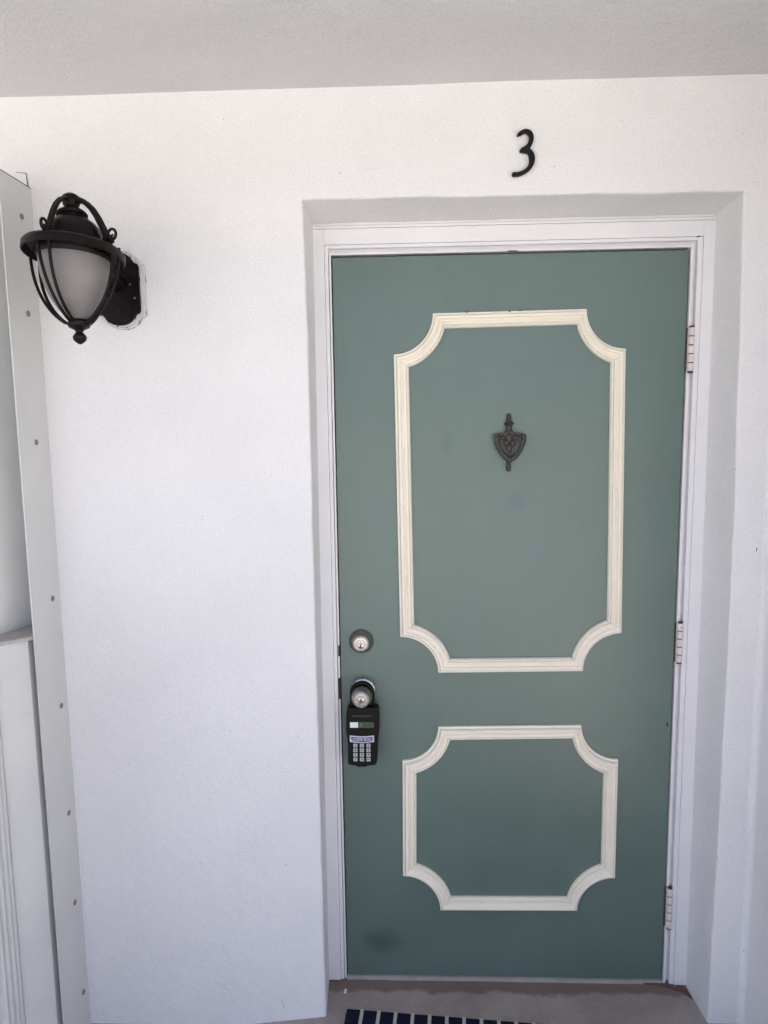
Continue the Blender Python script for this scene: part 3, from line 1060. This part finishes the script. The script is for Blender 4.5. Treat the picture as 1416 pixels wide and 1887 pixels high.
# ------------------------------------------------------------------ grey metal screen partition on the left
par = thing('metal_partition', 'grey metal screen partition fixed to the wall beside the lantern', 'partition', (-0.72, -0.2, ZF))
XS = -0.705
ch = build('wall_channel', box(B(), XS - 0.0032, XS, -0.2735, YW - 0.0008, ZF - 0.09, 2.1745), 'grey_metal', par, bevel=0.0004, seg=1)
build('sealant', box(B(), XS - 0.0030, XS + 0.0004, -0.2730, YW - 0.0010, 2.1746, 2.1764), 'dark', ch)
for y, z in ((-0.1906, 2.0962), (-0.1935, 1.8742), (-0.1998, 1.5701), (-0.1772, 1.1773), (-0.1730, 0.8943), (-0.1743, 0.6005), (-0.1772, 0.3482), (-0.1661, 0.0756)):
    bm = lathe(B(), [(0.0072, -0.001), (0.0072, 0.0010), (0.0058, 0.0028), (0.0030, 0.0038), (0.0, 0.0039)], Matrix.Translation((XS, y, z)) @ Matrix.Rotation(R(90), 4, 'Y'), 16)
    s_ = build('screw', bm, 'screw', ch, smooth=True)
build('upper_panel', plan_prism(B(), [(-0.752, YW - 0.001), (-0.775, -0.20), (-0.835, -0.38), (-0.93, -0.66), (-0.96, -0.65), (-0.79, YW - 0.001)], 1.085, 2.172), 'grey_panel', par)
build('lower_panel', plan_prism(B(), [(-0.7250, -0.200), (-0.7250, -0.2690), (-0.7700, -0.3300), (-0.800, -0.332), (-0.800, -0.205)], ZF - 0.09, 1.0995), 'grey_panel', par, bevel=0.001, seg=1)
lg = build('ledge', plan_prism(B(), [(-0.7090, -0.1400), (-0.7090, -0.2715), (-0.7150, -0.2830), (-0.7710, -0.3325), (-0.860, -0.420), (-0.900, -0.42), (-0.800, -0.1400)], 1.1005, 1.1090), 'ledge', par, bevel=0.0012, seg=1)
lg['label'] = 'dirty narrow ledge between the grey panels'
# ribbed jamb below the ledge
build('jamb_back', box(B(), -0.810, -0.7715, -0.72, -0.3335, ZF - 0.09, 1.097), 'rib_paint', par)
for k, (y0, w, d) in enumerate(((-0.3380, 0.0060, 0.004), (-0.3500, 0.0105, 0.010), (-0.3690, 0.0130, 0.012), (-0.3900, 0.0130, 0.012), (-0.4110, 0.0130, 0.012))):
    z1 = 1.095
    pts = []
    for i in range(9):
        th = R(180) * i / 8
        pts.append((-0.7718 + d * math.sin(th), y0 - w / 2 * math.cos(th) * 1.0))
    build('rib', plan_prism(B(), pts, ZF - 0.09, z1), 'rib_paint', par, smooth=True)
build('dark_pane', box(B(), -0.772, -0.7690, -0.70, -0.4260, 0.285, 1.070), 'glass_dark', par)
# putty triangle left on the wall over the channel
o = build('paint_patch', prism(B(), [(-0.7395, 2.212), (-0.7128, 2.2085), (-0.7100, 2.1765), (-0.7150, 2.1760)], YW - 0.0022, YW - 0.0004), 'stucco', loc=(-0.722, YW, 2.176))
for pts_ in ([(-0.7140, 2.2105), (-0.7124, 2.2105), (-0.7090, 2.1770), (-0.7112, 2.1765)], [(-0.7370, 2.2128), (-0.7370, 2.2119), (-0.7142, 2.2095), (-0.7142, 2.2105)]):
    build('crack', prism(B(), pts_, YW - 0.0028, YW - 0.0022), 'strike', o)
tag(o, 'small triangular paint ridge on the wall above the grey partition', 'paint patch')

# ------------------------------------------------------------------ doormat
MA = R(-4.2)
mat_root = thing('doormat', 'navy doormat with thin white stripes lying before the door', 'doormat', (0.0109, -0.1181, ZF))
mat_root.rotation_euler = (0, 0, MA)


def mat_part(name, x0, x1, y0, y1, z0, z1, mt, bev=0.0015, parent=mat_root):
    bm = box(B(), x0, x1, y0, y1, z0, z1)
    if bev:
        bmesh.ops.bevel(bm, geom=bm.edges[:], offset=bev, segments=2, affect='EDGES')
    me = bpy.data.meshes.new(name)
    bm.to_mesh(me)
    bm.free()
    me.materials.append(M[mt])
    o = bpy.data.objects.new(name, me)
    COL.objects.link(o)
    o.parent = parent
    return o


base = mat_part('mat_base', 0.0, 0.75, -0.45, 0.0, 0.0015, 0.0085, 'navy', 0.002)
k = 0
xk = 0.038
while xk < 0.72:
    mat_part('stripe', xk, xk + 0.0095, -0.4495, 0.0008, 0.0030, 0.0095, 'stripe', 0.0008)
    xk += 0.0466
    k += 1

# ------------------------------------------------------------------ small litter and stains on the floor
bm = box(B(), -0.0030, 0.0030, -0.0085, 0.0085, -0.001, 0.001)
bmesh.ops.transform(bm, matrix=Matrix.Translation((0.0, -0.052, ZF + 0.0026)) @ Matrix.Rotation(R(-8), 4, 'Z'), verts=bm.verts[:])
o = build('paint_flake', bm, 'chip', loc=(0.0, -0.052, ZF), bevel=0.0004, seg=1)
tag(o, 'tiny white paint flake on the floor by the left jamb', 'paint flake')

# dirt and old floor paint bunched in the right corner of the recess
bm = B()
cp = [(0.905, -0.003), (0.925, -0.010), (0.940, -0.020), (0.9600, -0.0165), (0.9730, -0.020), (0.9760, -0.060), (0.9700, -0.052), (0.9600, -0.032), (0.9420, -0.0285), (0.9250, -0.0200), (0.9050, -0.0120), (0.8700, -0.0085), (0.8450, -0.0030)]
plan_prism(bm, cp, ZF - 0.004, ZF + 0.0035)
o = build('paint_residue', bm, 'stain', loc=(0.93, -0.02, ZF), bevel=0.001, seg=1)
tag(o, 'red-brown old paint residue on the floor in the right door corner', 'paint residue')

# chipped paint on the upper moulding, the door and the frame head; scuffs on the wall
for (x, z, w, h) in ((0.3490, 1.8862, 0.0075, 0.0022), (0.4590, 1.8862, 0.0060, 0.0020), (0.4860, 1.8880, 0.0085, 0.0022), (0.1805, 1.7868, 0.0045, 0.0020)):
    pts_ = [(x - w / 2, z - h / 2), (x - w * 0.1, z - h * 0.75), (x + w / 2, z - h / 3), (x + w * 0.45, z + h / 2), (x - w * 0.4, z + h / 2)]
    build('chip', prism(B(), pts_, -0.0086, -0.0040), 'strike', door)
build('chip', prism(B(), [(0.8985, 0.772), (0.9010, 0.777), (0.9035, 0.772), (0.9020, 0.766), (0.8995, 0.762)], -0.0006, 0.002), 'dark', door)
build('chip', prism(B(), [(0.9240, 2.0588), (0.9330, 2.0592), (0.9335, 2.0610), (0.9250, 2.0606)], -0.0130, -0.008), 'dark', frame)
build('chip', prism(B(), [(0.4520, 2.0352), (0.4800, 2.0350), (0.4760, 2.0375), (0.4560, 2.0378)], -0.0058, -0.002), 'rust', frame)
for pts_ in ([(-0.1668, 0.042), (-0.1654, 0.043), (-0.1600, 0.014), (-0.1612, 0.011)], [(-0.3500, 0.0900), (-0.3490, 0.0912), (-0.3080, 0.0640), (-0.3092, 0.0630)],
             [(1.0500, 1.2865), (1.0520, 1.2870), (1.0515, 1.2800), (1.0498, 1.2770)]):
    build('scuff', prism(B(), pts_, YW - 0.0006, YW + 0.001), 'strike' if pts_[0][0] > 1 else 'scuff', wall)
